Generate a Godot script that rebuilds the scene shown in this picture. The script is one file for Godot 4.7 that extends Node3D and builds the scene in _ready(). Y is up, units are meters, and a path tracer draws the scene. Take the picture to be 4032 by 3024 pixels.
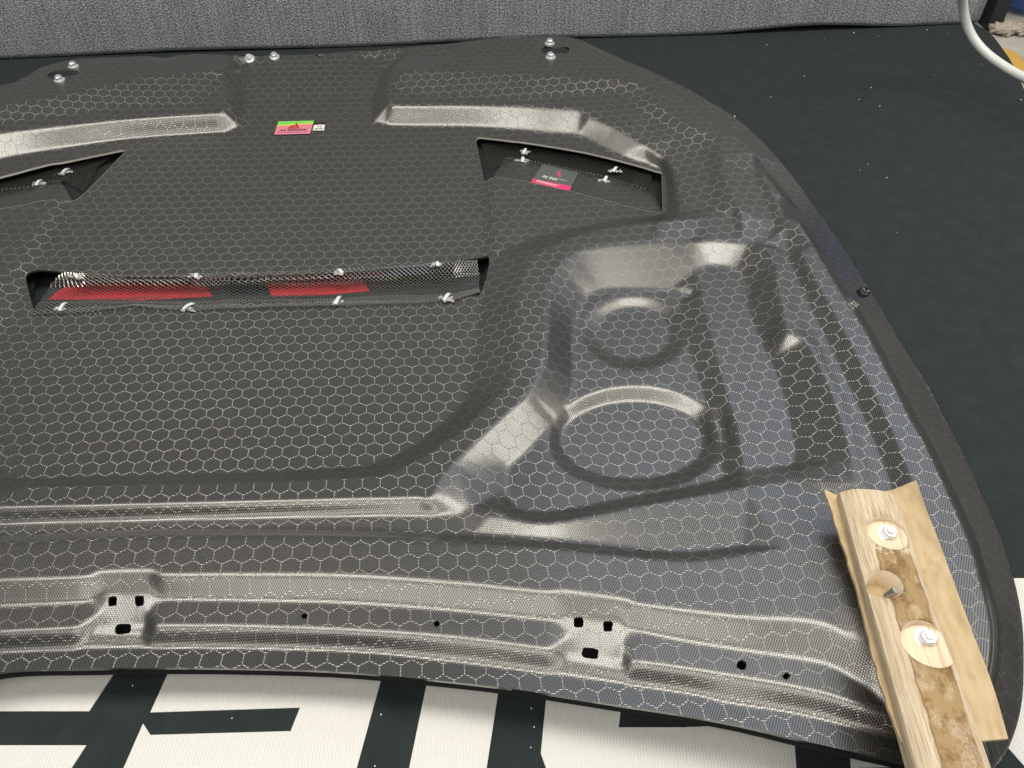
extends Node3D

# ---------------------------------------------------------------- helpers
const STEP := 0.0022
const GX := -1.13
const GD := 0.06
const NX := 730
const ND := 630
var base_off := PackedFloat32Array()
var hgt := PackedFloat32Array()
var tin := PackedVector2Array()
var tin_off := PackedFloat32Array()
var tin_seen := {}
var holes: Array = []
var outline := PackedVector2Array()
var rng := RandomNumberGenerator.new()
var M := {}

func skin(x: float, d: float) -> float:
	return 0.015 + 0.12 * (d - 0.72) * (d - 0.72) + 0.04 * (x + 0.3) * (x + 0.3)

func v2s(a: Array) -> PackedVector2Array:
	var r := PackedVector2Array()
	for i in range(0, a.size(), 2):
		r.append(Vector2(a[i] * 0.001, a[i + 1] * 0.001))
	return r

func v3s(a: Array) -> PackedVector3Array:
	var r := PackedVector3Array()
	for i in range(0, a.size(), 3):
		r.append(Vector3(a[i] * 0.001, a[i + 1] * 0.001, -a[i + 2] * 0.001))
	return r

func spline(p: PackedVector2Array, gap := 0.0042) -> PackedVector2Array:
	var r := PackedVector2Array()
	for i in p.size() - 1:
		var a := p[maxi(i - 1, 0)]
		var d := p[mini(i + 2, p.size() - 1)]
		var n := maxi(1, int(p[i].distance_to(p[i + 1]) / gap))
		for k in n:
			r.append(p[i].cubic_interpolate(p[i + 1], a, d, float(k) / n) if n > 1 else p[i])
	r.append(p[p.size() - 1])
	return r

func put(p: Vector2, off: float) -> void:
	var key := Vector2i(roundi(p.x * 400.0), roundi(p.y * 400.0))
	if tin_seen.has(key):
		return
	tin_seen[key] = true
	tin.append(p)
	tin_off.append(off)

func ln(off: float, a: Array) -> void:
	for p in spline(v2s(a)):
		put(p, off)

func hole(kind: String, a: Array) -> void:
	var p := v2s(a)
	var box := Rect2(p[0], Vector2.ZERO)
	for q in p:
		box = box.expand(q)
	holes.append({"kind": kind, "poly": p, "box": box})

func height(x: float, d: float) -> float:
	var fx := clampf((x - GX) / STEP, 0.0, NX - 1.001)
	var fd := clampf((d - GD) / STEP, 0.0, ND - 1.001)
	var i := int(fx)
	var j := int(fd)
	fx -= i
	fd -= j
	var k := j * NX + i
	return lerpf(lerpf(hgt[k], hgt[k + 1], fx), lerpf(hgt[k + NX], hgt[k + NX + 1], fx), fd)

func slope_normal(x: float, d: float) -> Vector3:
	var e := STEP
	var gx := (height(x + e, d) - height(x - e, d)) / (2 * e)
	var gd := (height(x, d + e) - height(x, d - e)) / (2 * e)
	return Vector3(-gx, 1.0, gd).normalized()

func fill_heights() -> void:
	for p in [Vector2(GX, GD), Vector2(GX + NX * STEP, GD), Vector2(GX, GD + ND * STEP), Vector2(GX + NX * STEP, GD + ND * STEP)]:
		put(p, 0.01)
	var tri := Geometry2D.triangulate_delaunay(tin)
	base_off.resize(NX * ND)
	for t in range(0, tri.size(), 3):
		var a := (tin[tri[t]] - Vector2(GX, GD)) / STEP
		var b := (tin[tri[t + 1]] - Vector2(GX, GD)) / STEP
		var c := (tin[tri[t + 2]] - Vector2(GX, GD)) / STEP
		var den := (b.y - c.y) * (a.x - c.x) + (c.x - b.x) * (a.y - c.y)
		if absf(den) < 1e-9:
			continue
		var oa := tin_off[tri[t]]
		var ob := tin_off[tri[t + 1]]
		var oc := tin_off[tri[t + 2]]
		var j0 := clampi(ceili(minf(a.y, minf(b.y, c.y))), 0, ND - 1)
		var j1 := clampi(floori(maxf(a.y, maxf(b.y, c.y))), 0, ND - 1)
		for j in range(j0, j1 + 1):
			var lo := 1e9
			var hi := -1e9
			for e in [[a, b], [b, c], [c, a]]:
				var p: Vector2 = e[0]
				var q: Vector2 = e[1]
				if (p.y <= j and q.y >= j) or (q.y <= j and p.y >= j):
					if absf(p.y - q.y) < 1e-9:
						lo = minf(lo, minf(p.x, q.x))
						hi = maxf(hi, maxf(p.x, q.x))
					else:
						var x := p.x + (q.x - p.x) * (j - p.y) / (q.y - p.y)
						lo = minf(lo, x)
						hi = maxf(hi, x)
			for i in range(clampi(ceili(lo - 1e-6), 0, NX), clampi(floori(hi + 1e-6), -1, NX - 1) + 1):
				var wa := ((b.y - c.y) * (i - c.x) + (c.x - b.x) * (j - c.y)) / den
				var wb := ((c.y - a.y) * (i - c.x) + (a.x - c.x) * (j - c.y)) / den
				base_off[j * NX + i] = wa * oa + wb * ob + (1.0 - wa - wb) * oc

func smooth_heights(passes: int, first: int) -> void:
	var t := PackedFloat32Array()
	t.resize(NX * ND)
	for n in passes:
		for j in ND:
			var r := j * NX
			t[r] = base_off[r]
			t[r + NX - 1] = base_off[r + NX - 1]
			for i in range(r + 1, r + NX - 1):
				t[i] = (base_off[i - 1] + base_off[i] + base_off[i + 1]) * 0.3333333
		for i in range(NX * maxi(1, first), NX * (ND - 1)):
			base_off[i] = (t[i - NX] + t[i] + t[i + NX]) * 0.3333333

func dent(x: float, d: float, rx: float, rd: float, deep: float) -> void:
	var i0 := int((x - 2.5 * rx - GX) / STEP)
	var i1 := int((x + 2.5 * rx - GX) / STEP)
	var j0 := int((d - 2.5 * rd - GD) / STEP)
	var j1 := int((d + 2.5 * rd - GD) / STEP)
	for j in range(maxi(j0, 0), mini(j1, ND)):
		for i in range(maxi(i0, 0), mini(i1, NX)):
			var u := (GX + i * STEP - x) / rx
			var v := (GD + j * STEP - d) / rd
			base_off[j * NX + i] -= deep * exp(-u * u - v * v)

func inside_mask(nx: int, nd: int, step: float, rim: PackedVector2Array, cuts: Array) -> PackedByteArray:
	var m := PackedByteArray()
	m.resize(nx * nd)
	for n in cuts.size() + 1:
		var poly: PackedVector2Array = rim if n == 0 else cuts[n - 1]
		for j in nd:
			var y := GD + j * step
			var xs := []
			for k in poly.size():
				var p := poly[k]
				var q := poly[(k + 1) % poly.size()]
				if (p.y <= y) != (q.y <= y):
					xs.append(p.x + (q.x - p.x) * (y - p.y) / (q.y - p.y))
			xs.sort()
			for k in range(0, xs.size() - 1, 2):
				for i in range(maxi(0, ceili((xs[k] - GX) / step)), mini(nx - 1, floori((xs[k + 1] - GX) / step)) + 1):
					m[j * nx + i] = 1 if n == 0 else 0
	return m

func weave_uv(x: float, d: float) -> Vector2:
	var u := x * 0.99905 + d * 0.0436
	var v := -x * 0.0436 + d * 0.99905
	u += 0.07 * v + 0.0016 * sin(v * 9.0 + 1.0) + 0.0012 * sin(u * 7.0)
	v += 0.0018 * sin(u * 8.0 + 0.5) + 0.0010 * sin(v * 11.0)
	return Vector2(u / 0.0172, -v / 0.0298)

func sheet(called: String, rim: PackedVector2Array, cuts: Array, step: float, lift: Callable, normal: Callable, mat: Material, parent: Node) -> MeshInstance3D:
	var nx := int(NX * STEP / step)
	var nd := int(ND * STEP / step)
	var mask := inside_mask(nx, nd, step, rim, cuts)
	var at := PackedInt32Array()
	at.resize(nx * nd)
	at.fill(-1)
	var ps := PackedVector3Array()
	var ns := PackedVector3Array()
	var us := PackedVector2Array()
	var idx := PackedInt32Array()
	var boxes := []
	for c in cuts:
		var b := Rect2(c[0], Vector2.ZERO)
		for q in c:
			b = b.expand(q)
		boxes.append(b)
	for j in nd - 1:
		for i in nx - 1:
			var k := j * nx + i
			var n := mask[k] + mask[k + 1] + mask[k + nx] + mask[k + nx + 1]
			if n == 0:
				continue
			if n == 4:
				for kk: int in [k, k + 1, k + nx, k + nx + 1]:
					if at[kk] < 0:
						var x := GX + (kk % nx) * step
						var d := GD + (kk / nx) * step
						at[kk] = ps.size()
						ps.append(Vector3(x, lift.call(x, d), -d))
						ns.append(normal.call(x, d))
						us.append(weave_uv(x, d))
				idx.append_array([at[k], at[k + nx], at[k + nx + 1], at[k], at[k + nx + 1], at[k + 1]])
				continue
			var x0 := GX + i * step
			var d0 := GD + j * step
			var cell := PackedVector2Array([Vector2(x0, d0), Vector2(x0 + step, d0), Vector2(x0 + step, d0 + step), Vector2(x0, d0 + step)])
			var pieces: Array = Geometry2D.intersect_polygons(cell, rim)
			for h in cuts.size():
				if boxes[h].grow(step).intersects(Rect2(x0, d0, step, step)):
					var left := []
					for p in pieces:
						for q in Geometry2D.clip_polygons(p, cuts[h]):
							left.append(q)
					pieces = left
			for p in pieces:
				var tri := Geometry2D.triangulate_polygon(p)
				var first := ps.size()
				for q in p:
					ps.append(Vector3(q.x, lift.call(q.x, q.y), -q.y))
					ns.append(normal.call(q.x, q.y))
					us.append(weave_uv(q.x, q.y))
				for t in range(0, tri.size(), 3):
					var a: Vector2 = p[tri[t]]
					var b: Vector2 = p[tri[t + 1]]
					var c: Vector2 = p[tri[t + 2]]
					if (b - a).cross(c - a) < 0:
						idx.append_array([first + tri[t], first + tri[t + 1], first + tri[t + 2]])
					else:
						idx.append_array([first + tri[t], first + tri[t + 2], first + tri[t + 1]])
	return commit(called, ps, ns, us, idx, mat, parent)

func commit(called: String, ps: PackedVector3Array, ns, us, idx: PackedInt32Array, mat: Material, parent: Node) -> MeshInstance3D:
	var arr := []
	arr.resize(Mesh.ARRAY_MAX)
	arr[Mesh.ARRAY_VERTEX] = ps
	if ns != null and ns.size():
		arr[Mesh.ARRAY_NORMAL] = ns
	if us != null and us.size():
		arr[Mesh.ARRAY_TEX_UV] = us
	arr[Mesh.ARRAY_INDEX] = idx
	var am := ArrayMesh.new()
	am.add_surface_from_arrays(Mesh.PRIMITIVE_TRIANGLES, arr)
	var o := MeshInstance3D.new()
	o.name = called
	o.mesh = am
	o.material_override = mat
	parent.add_child(o, true)
	return o

func from_st(called: String, st: SurfaceTool, mat: Material, parent: Node, smooth := false) -> MeshInstance3D:
	if not smooth:
		st.set_smooth_group(-1)
	st.generate_normals()
	var o := MeshInstance3D.new()
	o.name = called
	o.mesh = st.commit()
	o.material_override = mat
	parent.add_child(o, true)
	return o

func new_st() -> SurfaceTool:
	var st := SurfaceTool.new()
	st.begin(Mesh.PRIMITIVE_TRIANGLES)
	st.set_smooth_group(-1)
	return st

func quad(st: SurfaceTool, a: Vector3, b: Vector3, c: Vector3, d: Vector3) -> void:
	for v in [a, b, c, a, c, d]:
		st.set_uv(Vector2(v.x, v.z))
		st.add_vertex(v)

# a flat shape of some thickness, its top face at y
func slab(called: String, poly: PackedVector2Array, y: float, thick: float, mat: Material, parent: Node) -> MeshInstance3D:
	var st := new_st()
	var tri := Geometry2D.triangulate_polygon(poly)
	for t in range(0, tri.size(), 3):
		var p := [poly[tri[t]], poly[tri[t + 1]], poly[tri[t + 2]]]
		if (p[1] - p[0]).cross(p[2] - p[0]) > 0:
			p = [p[0], p[2], p[1]]
		for q in p:
			st.set_uv(q)
			st.add_vertex(Vector3(q.x, y, -q.y))
	for k in poly.size():
		var p := poly[k]
		var q := poly[(k + 1) % poly.size()]
		quad(st, Vector3(p.x, y, -p.y), Vector3(q.x, y, -q.y), Vector3(q.x, y - thick, -q.y), Vector3(p.x, y - thick, -p.y))
	return from_st(called, st, mat, parent)

# a sheet through several lines of points, thickened downwards
func loft(called: String, lines: Array, thick: float, mat: Material, parent: Node, fine := 5, ragged := 0.0) -> MeshInstance3D:
	var rows := []
	for l in lines:
		var p := v3s(l) if l is Array else l as PackedVector3Array
		var r := PackedVector3Array()
		for i in p.size() - 1:
			for k in fine:
				r.append(p[i].cubic_interpolate(p[i + 1], p[maxi(i - 1, 0)], p[mini(i + 2, p.size() - 1)], float(k) / fine))
		r.append(p[p.size() - 1])
		rows.append(r)
	if ragged > 0.0:
		for i in rows[0].size():
			rows[0][i] += Vector3(rng.randf_range(-ragged, ragged), 0, 0)
	var st := SurfaceTool.new()
	st.begin(Mesh.PRIMITIVE_TRIANGLES)
	var across := PackedFloat32Array([0.0])
	for j in range(1, rows.size()):
		across.append(across[j - 1] + rows[j][0].distance_to(rows[j - 1][0]))
	for s in 2:
		st.set_smooth_group(1 + s)
		var down := Vector3(0, -thick * s, 0)
		for j in rows.size() - 1:
			for i in rows[0].size() - 1:
				var q := [rows[j][i] + down, rows[j + 1][i] + down, rows[j + 1][i + 1] + down, rows[j][i + 1] + down]
				var w := [Vector2(across[j], i * 0.01), Vector2(across[j + 1], i * 0.01), Vector2(across[j + 1], i * 0.01 + 0.01), Vector2(across[j], i * 0.01 + 0.01)]
				for k in ([0, 1, 2, 0, 2, 3] if s == 0 else [0, 2, 1, 0, 3, 2]):
					st.set_uv(weave_uv(q[k].x, -q[k].z) if mat == M.carbon else w[k])
					st.add_vertex(q[k])
		if thick == 0.0:
			break
	if thick > 0.0:
		st.set_smooth_group(-1)
		var edge := []
		for i in rows[0].size():
			edge.append(rows[0][i])
		for j in range(1, rows.size()):
			edge.append(rows[j][rows[0].size() - 1])
		for i in range(rows[0].size() - 2, -1, -1):
			edge.append(rows[rows.size() - 1][i])
		for j in range(rows.size() - 2, 0, -1):
			edge.append(rows[j][0])
		for k in edge.size():
			var a: Vector3 = edge[k]
			var b: Vector3 = edge[(k + 1) % edge.size()]
			quad(st, a, b, b - Vector3(0, thick, 0), a - Vector3(0, thick, 0))
	st.generate_normals()
	var o := MeshInstance3D.new()
	o.name = called
	o.mesh = st.commit()
	o.material_override = mat
	parent.add_child(o, true)
	return o

func tube(st: SurfaceTool, path: PackedVector3Array, r: float, sides := 8) -> void:
	var rings := []
	var side := Vector3.UP
	for i in path.size():
		var t := (path[mini(i + 1, path.size() - 1)] - path[maxi(i - 1, 0)]).normalized()
		side = (side - t * side.dot(t))
		if side.length() < 0.01:
			side = t.cross(Vector3.RIGHT)
		side = side.normalized()
		var up := t.cross(side)
		var ring := []
		for k in sides:
			var a := TAU * k / sides
			ring.append(path[i] + (side * cos(a) + up * sin(a)) * r)
		rings.append(ring)
	for i in path.size() - 1:
		for k in sides:
			var n := (k + 1) % sides
			quad(st, rings[i][k], rings[i + 1][k], rings[i + 1][n], rings[i][n])
	for e in [0, path.size() - 1]:
		for k in range(1, sides - 1):
			var tri := [rings[e][0], rings[e][k], rings[e][k + 1]] if e == 0 else [rings[e][0], rings[e][k + 1], rings[e][k]]
			for v in tri:
				st.set_uv(Vector2.ZERO)
				st.add_vertex(v)

# expanded wire mesh stretched over a patch
func grille(called: String, lines: Array, cell: float, wire: float, mat: Material, parent: Node, seeded: int, fine := 1.0) -> MeshInstance3D:
	rng.seed = seeded
	var rows := []
	var long := 0.0
	for l in lines:
		rows.append(v3s(l))
	for i in rows[0].size() - 1:
		long += rows[0][i].distance_to(rows[0][i + 1])
	var wide := 0.0
	var span := PackedFloat32Array([0.0])
	for j in rows.size() - 1:
		wide += rows[j][rows[j].size() / 2].distance_to(rows[j + 1][rows[j].size() / 2])
		span.append(wide)
	var nu := int(long / (cell * 0.5))
	var nv := int(wide / (cell * 0.42))
	var pt := func(i: float, j: float) -> Vector3:
		var far := clampf(j / nv, 0.0, 1.0) * span[span.size() - 1]
		var a := 0
		while a < rows.size() - 2 and span[a + 1] < far:
			a += 1
		var g: float = a + clampf((far - span[a]) / (span[a + 1] - span[a]), 0.0, 1.0)
		var s: float = clampf(i / nu, 0.0, 1.0) * (rows[0].size() - 1)
		var k := mini(int(s), rows[0].size() - 2)
		var p: Vector3 = rows[a][k].lerp(rows[a][k + 1], s - k)
		var q: Vector3 = rows[a + 1][k].lerp(rows[a + 1][k + 1], s - k)
		return p.lerp(q, g - a) + Vector3(0, 0.0006 * sin(i * 0.13 + j * 0.5) + 0.0004 * sin(i * 0.41), 0)
	var st := new_st()
	for j in nv + 1:
		for i in nu:
			if (i + j) % 2:
				continue
			for s in [-1, 1]:
				var j2: int = j + s
				if j2 < 0 or j2 > nv:
					continue
				var a: Vector3 = pt.call(float(i), float(j))
				var b: Vector3 = pt.call(float(i + 1), float(j2))
				var g := (j + j2) * 0.5 / nv
				strip_bar(st, a, b, wire * (fine if g > 0.24 and g < 0.70 else 1.0))
	return from_st(called, st, mat, parent)

func strip_bar(st: SurfaceTool, a: Vector3, b: Vector3, w: float) -> void:
	var t := (b - a).normalized()
	var s := t.cross(Vector3.UP).normalized() * w * 0.5
	var u := s.cross(t).normalized() * w * 0.6
	quad(st, a - s + u, b - s + u, b + s + u, a + s + u)
	quad(st, a + s + u, b + s + u, b + s - u, a + s - u)
	quad(st, a - s - u, b - s - u, b - s + u, a - s + u)

func ball(st: SurfaceTool, at: Vector3, r: Vector3, seeded: int, rough: float, n := 8) -> void:
	var r2 := RandomNumberGenerator.new()
	r2.seed = seeded
	var g := []
	for j in n / 2 + 1:
		var row := []
		for i in n:
			var th := PI * j / (n / 2)
			var ph := TAU * i / n
			var k := 1.0 + (r2.randf() - 0.5) * rough
			if j == 0 or j == n / 2:
				k = 1.0
			row.append(at + Vector3(r.x * sin(th) * cos(ph), r.y * cos(th), r.z * sin(th) * sin(ph)) * k)
		g.append(row)
	for j in n / 2:
		for i in n:
			quad(st, g[j][i], g[j][(i + 1) % n], g[j + 1][(i + 1) % n], g[j + 1][i])

func prism(st: SurfaceTool, base: Transform3D, rb: float, rt: float, y0: float, y1: float, n: int, cap := true) -> void:
	for k in n:
		var a := TAU * k / n
		var b := TAU * (k + 1) / n
		quad(st, base * Vector3(cos(a) * rb, y0, sin(a) * rb), base * Vector3(cos(a) * rt, y1, sin(a) * rt), base * Vector3(cos(b) * rt, y1, sin(b) * rt), base * Vector3(cos(b) * rb, y0, sin(b) * rb))
		if cap:
			for v in [Vector3(0, y1, 0), Vector3(cos(b) * rt, y1, sin(b) * rt), Vector3(cos(a) * rt, y1, sin(a) * rt)]:
				st.set_uv(Vector2(v.x, v.z))
				st.add_vertex(base * v)

func box(st: SurfaceTool, base: Transform3D, half: Vector3) -> void:
	var c := []
	for k in 8:
		c.append(base * Vector3(half.x * (1 if k & 1 else -1), half.y * (1 if k & 2 else -1), half.z * (1 if k & 4 else -1)))
	for f in [[2, 6, 7, 3], [0, 1, 5, 4], [0, 2, 3, 1], [4, 5, 7, 6], [1, 3, 7, 5], [0, 4, 6, 2]]:
		quad(st, c[f[3]], c[f[2]], c[f[1]], c[f[0]])

func upright(at: Vector3, n: Vector3) -> Transform3D:
	var x := n.cross(Vector3(0.3, 0, 1)).normalized()
	return Transform3D(Basis(x, n, x.cross(n)), at)

func tag(o: Node, label: String, category: String, group := "") -> void:
	o.set_meta("label", label)
	o.set_meta("category", category)
	if group:
		o.set_meta("group", group)

func thing(called: String, label: String, category: String, at := Vector3.ZERO) -> Node3D:
	var o := Node3D.new()
	o.name = called
	o.position = at
	tag(o, label, category)
	add_child(o, true)
	return o

# ---------------------------------------------------------------- materials
func srgb(r: float, g: float, b: float) -> Color:
	return Color(r, g, b).linear_to_srgb()

func mat(name_: String, albedo: Color, rough: float, metal := 0.0) -> StandardMaterial3D:
	var m := StandardMaterial3D.new()
	m.resource_name = name_
	m.albedo_color = albedo
	m.roughness = rough
	m.metallic = metal
	M[name_] = m
	return m

func hex_edge(u: float, v: float) -> float:      # distance to the nearest cell border; cells are 1 wide
	var best := 9.0
	var second := 9.0
	for j in range(-1, 4):
		for i in range(-1, 3):
			var c := Vector2(i + (0.5 if j & 1 else 0.0), j * 0.8660254)
			var dd := Vector2(u, v).distance_to(c)
			if dd < best:
				second = best
				best = dd
			elif dd < second:
				second = dd
	return (second - best) * 0.5

func weave_textures() -> Array:
	var w := 256
	var h := 432
	var col := Image.create(w, h, false, Image.FORMAT_RGB8)
	var hi := Image.create(w, h, false, Image.FORMAT_RGB8)
	for y in h:
		for x in w:
			var u := float(x) / w
			var v := float(y) / h * 1.7320508
			var cx := x / 16
			var cy := y / 24
			var fx := (x % 16 + 0.5) / 16.0
			var fy := (y % 24 + 0.5) / 24.0
			var e := hex_edge(u, v)
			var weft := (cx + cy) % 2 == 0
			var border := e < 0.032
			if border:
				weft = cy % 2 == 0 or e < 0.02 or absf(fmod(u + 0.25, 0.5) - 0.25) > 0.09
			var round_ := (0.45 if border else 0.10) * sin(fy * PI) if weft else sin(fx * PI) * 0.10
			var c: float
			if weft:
				c = 0.25 if border else 0.24  # the brighter glint of weft over warp is put into the colour
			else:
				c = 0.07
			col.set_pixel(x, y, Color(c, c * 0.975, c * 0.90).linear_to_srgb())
			hi.set_pixel(x, y, Color(round_, round_, round_))
	hi.bump_map_to_normal_map(7.6)
	return [ImageTexture.create_from_image(col), ImageTexture.create_from_image(hi)]

func noise_tex(size: int, freq: float, octaves: int, ramp: Array, seeded: int, bump := 0.0, squeeze := 0.0) -> NoiseTexture2D:
	var n := FastNoiseLite.new()
	n.seed = seeded
	n.frequency = freq
	n.fractal_octaves = octaves
	var t := NoiseTexture2D.new()
	t.width = size
	t.height = size
	t.seamless = true
	t.noise = n
	if bump > 0.0:
		t.as_normal_map = true
		t.bump_strength = bump
	elif ramp.size():
		var g := Gradient.new()
		g.offsets = PackedFloat32Array([squeeze, 0.5, 1.0 - squeeze])
		g.colors = PackedColorArray(ramp)
		t.color_ramp = g
	return t

func rib_texture() -> ImageTexture:
	var img := Image.create(16, 16, false, Image.FORMAT_RGB8)
	for x in 16:
		var c := 0.5 + 0.5 * sin(TAU * x / 16.0)
		img.fill_rect(Rect2i(x, 0, 1, 16), Color(c, c, c))
	img.bump_map_to_normal_map(2.2)
	return ImageTexture.create_from_image(img)

func wood_texture(a: Color, b: Color, c: Color, seeded: int) -> ImageTexture:
	var n := FastNoiseLite.new()
	n.seed = seeded
	n.frequency = 0.02
	n.fractal_octaves = 4
	var img := Image.create(256, 512, false, Image.FORMAT_RGB8)
	for y in 512:
		for x in 256:
			var g := n.get_noise_2d(x * 2.6, y * 0.12) * 0.9 + 0.35 * n.get_noise_2d(x * 9.0 + 500, y * 0.5)
			var p := n.get_noise_2d(x * 0.5 + 900, y * 0.35)
			var k := a.lerp(b, clampf(0.5 + g, 0, 1))
			k = k.lerp(c, clampf((g - 0.22) * 2.0, 0, 0.8))
			k = k.lerp(a, clampf(p * 1.2, 0, 0.5))
			img.set_pixel(x, y, k)
	return ImageTexture.create_from_image(img)

func bar_texture() -> ImageTexture:
	var n := FastNoiseLite.new()
	n.seed = 8
	n.frequency = 0.012
	n.fractal_octaves = 4
	var f := FastNoiseLite.new()
	f.seed = 11
	f.frequency = 0.09
	f.fractal_octaves = 3
	var img := Image.create(256, 1024, false, Image.FORMAT_RGB8)
	var tan_ := srgb(0.56, 0.44, 0.29)
	var pale := srgb(0.66, 0.55, 0.40)
	var grain := srgb(0.27, 0.19, 0.115)
	var brown := srgb(0.37, 0.255, 0.125)
	var dark := srgb(0.20, 0.115, 0.05)
	var glue := srgb(0.66, 0.57, 0.46)
	for y in 1024:
		for x in 256:
			var u := x / 256.0
			var v := y / 1024.0
			var g := n.get_noise_2d(x * 5.0, y * 0.22)
			var s := f.get_noise_2d(x, y)
			var k := tan_.lerp(pale, clampf(0.5 + g * 1.3, 0, 1)).lerp(grain, clampf((f.get_noise_2d(x * 2.6, y * 0.10) - 0.06) * 1.5, 0, 0.42))
			var lo := 0.36 + 0.02 * n.get_noise_2d(10, y * 0.9) + 0.03 * v
			var hi_ := 0.70 + 0.03 * n.get_noise_2d(90, y * 0.9) + 0.04 * v
			if u > lo and u < hi_ and v > 0.17 + 0.03 * s:
				k = brown.lerp(dark, clampf(0.18 + n.get_noise_2d(x * 2.0, y * 1.2) * 1.1 + s * 0.5, 0, 0.75))
				var patch := clampf((n.get_noise_2d(x * 1.3 + 700, y) + 0.35 * (v - 0.42)) * 4.0, 0, 1) * clampf((f.get_noise_2d(x * 4.0, y * 4.0) + 0.12) * 3.0, 0, 1)
				k = k.lerp(glue, patch * 0.75)
			if absf(u - lo) < 0.008 and v > 0.17:
				k = k.lerp(dark, 0.6)
			img.set_pixel(x, y, k)
	return ImageTexture.create_from_image(img)

func make_materials() -> void:
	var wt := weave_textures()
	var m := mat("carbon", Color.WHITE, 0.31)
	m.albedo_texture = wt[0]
	m.normal_enabled = true
	m.normal_texture = wt[1]
	m.normal_scale = 1.0
	m.metallic = 0.88
	m.metallic_specular = 0.5
	m.clearcoat_enabled = true
	m.clearcoat = 0.7
	m.clearcoat_roughness = 0.18
	mat("cut_edge", srgb(0.60, 0.58, 0.52), 0.5)
	mat("shaded_raw_carbon", srgb(0.013, 0.013, 0.013), 0.75)  # raw inside carbon, darkened so the shade in the holes is in its colour
	m = mat("zinc", srgb(0.80, 0.81, 0.82), 0.34, 0.65)
	mat("dull_steel", srgb(0.42, 0.41, 0.37), 0.22, 0.95)
	m = mat("wire", srgb(0.52, 0.51, 0.48), 0.22, 0.92)
	m = mat("dark_wire", srgb(0.055, 0.052, 0.048), 0.35, 0.3)
	m = mat("white_plastic", srgb(0.70, 0.74, 0.73), 0.4)
	m = mat("glue", srgb(0.42, 0.42, 0.38), 0.12)
	m.clearcoat_enabled = true
	m = mat("black_plastic", srgb(0.01, 0.01, 0.01), 0.15)
	# carpet
	m = mat("black_carpet", srgb(0.0190, 0.0285, 0.0285), 0.95)
	m.normal_enabled = true
	m.normal_texture = rib_texture()
	m.uv1_triplanar = true
	m.uv1_world_triplanar = true
	m.uv1_scale = Vector3(1, 1, 1) / 0.0026
	m.rim_enabled = true
	m.rim = 0.12
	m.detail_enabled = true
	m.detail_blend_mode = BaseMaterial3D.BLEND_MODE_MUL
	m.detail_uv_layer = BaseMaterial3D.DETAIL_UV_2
	m.detail_albedo = noise_tex(512, 0.03, 6, [srgb(0.62, 0.64, 0.64), srgb(0.80, 0.80, 0.80), srgb(1.0, 1.0, 1.0)], 34)  # dusty patches, with soft crease shading put into the colour as mottling
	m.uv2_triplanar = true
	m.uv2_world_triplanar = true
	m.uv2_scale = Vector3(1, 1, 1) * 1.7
	var rib: Texture2D = m.normal_texture
	m = mat("white_print", srgb(0.72, 0.71, 0.665), 0.9)
	m.normal_enabled = true
	m.normal_texture = rib
	m.uv1_triplanar = true
	m.uv1_world_triplanar = true
	m.uv1_scale = Vector3(1, 1, 1) / 0.0026
	m = mat("red_print", srgb(0.85, 0.015, 0.03), 0.9)
	# felt
	m = mat("felt", Color.WHITE, 1.0)
	m.albedo_texture = noise_tex(512, 0.19, 3, [srgb(0.14, 0.15, 0.17), srgb(0.46, 0.48, 0.51), srgb(0.95, 0.96, 0.97)], 4, 0.0, 0.22)
	m.uv1_triplanar = true
	m.uv1_world_triplanar = true
	m.uv1_scale = Vector3(1, 1, 1) * 2.6
	m.normal_enabled = true
	m.normal_texture = noise_tex(512, 0.2, 3, [], 5, 2.2)
	m.detail_enabled = true
	m.detail_blend_mode = BaseMaterial3D.BLEND_MODE_MUL
	m.detail_uv_layer = BaseMaterial3D.DETAIL_UV_2
	m.detail_albedo = noise_tex(512, 0.018, 5, [srgb(0.72, 0.73, 0.75), srgb(0.92, 0.92, 0.92), srgb(1.0, 0.99, 0.96)], 33)
	m.uv2_triplanar = true
	m.uv2_world_triplanar = true
	m.uv2_scale = Vector3(1, 1, 1) * 1.3
	m = mat("concrete", Color.WHITE, 0.7)
	m.albedo_texture = noise_tex(512, 0.02, 4, [srgb(0.30, 0.28, 0.24), srgb(0.42, 0.40, 0.35), srgb(0.52, 0.50, 0.45)], 6)
	m.uv1_triplanar = true
	m.uv1_world_triplanar = true
	m.uv1_scale = Vector3(1, 1, 1) * 0.9
	mat("yellow_paint", srgb(0.62, 0.36, 0.075), 0.6)
	m = mat("blue_plastic", Color.WHITE, 0.45)
	m.albedo_texture = noise_tex(256, 0.03, 3, [srgb(0.03, 0.07, 0.22), srgb(0.045, 0.11, 0.34), srgb(0.07, 0.15, 0.38)], 9)
	m.uv1_triplanar = true
	m.uv1_scale = Vector3(1, 1, 1) * 3.0
	m = mat("dark_post", srgb(0.02, 0.02, 0.022), 0.6)
	m = mat("hose", srgb(0.72, 0.74, 0.70), 0.35)
	m = mat("rag", Color.WHITE, 1.0)
	m.albedo_texture = noise_tex(256, 0.05, 3, [srgb(0.22, 0.19, 0.15), srgb(0.42, 0.37, 0.30), srgb(0.58, 0.53, 0.46)], 12)
	m.uv1_triplanar = true
	m.uv1_scale = Vector3(1, 1, 1) * 6.0
	# timber and card
	m = mat("bar_wood", Color.WHITE, 0.9)
	m.albedo_texture = bar_texture()
	m.metallic_specular = 0.3
	m = mat("fresh_wood", Color.WHITE, 0.8)
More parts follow.
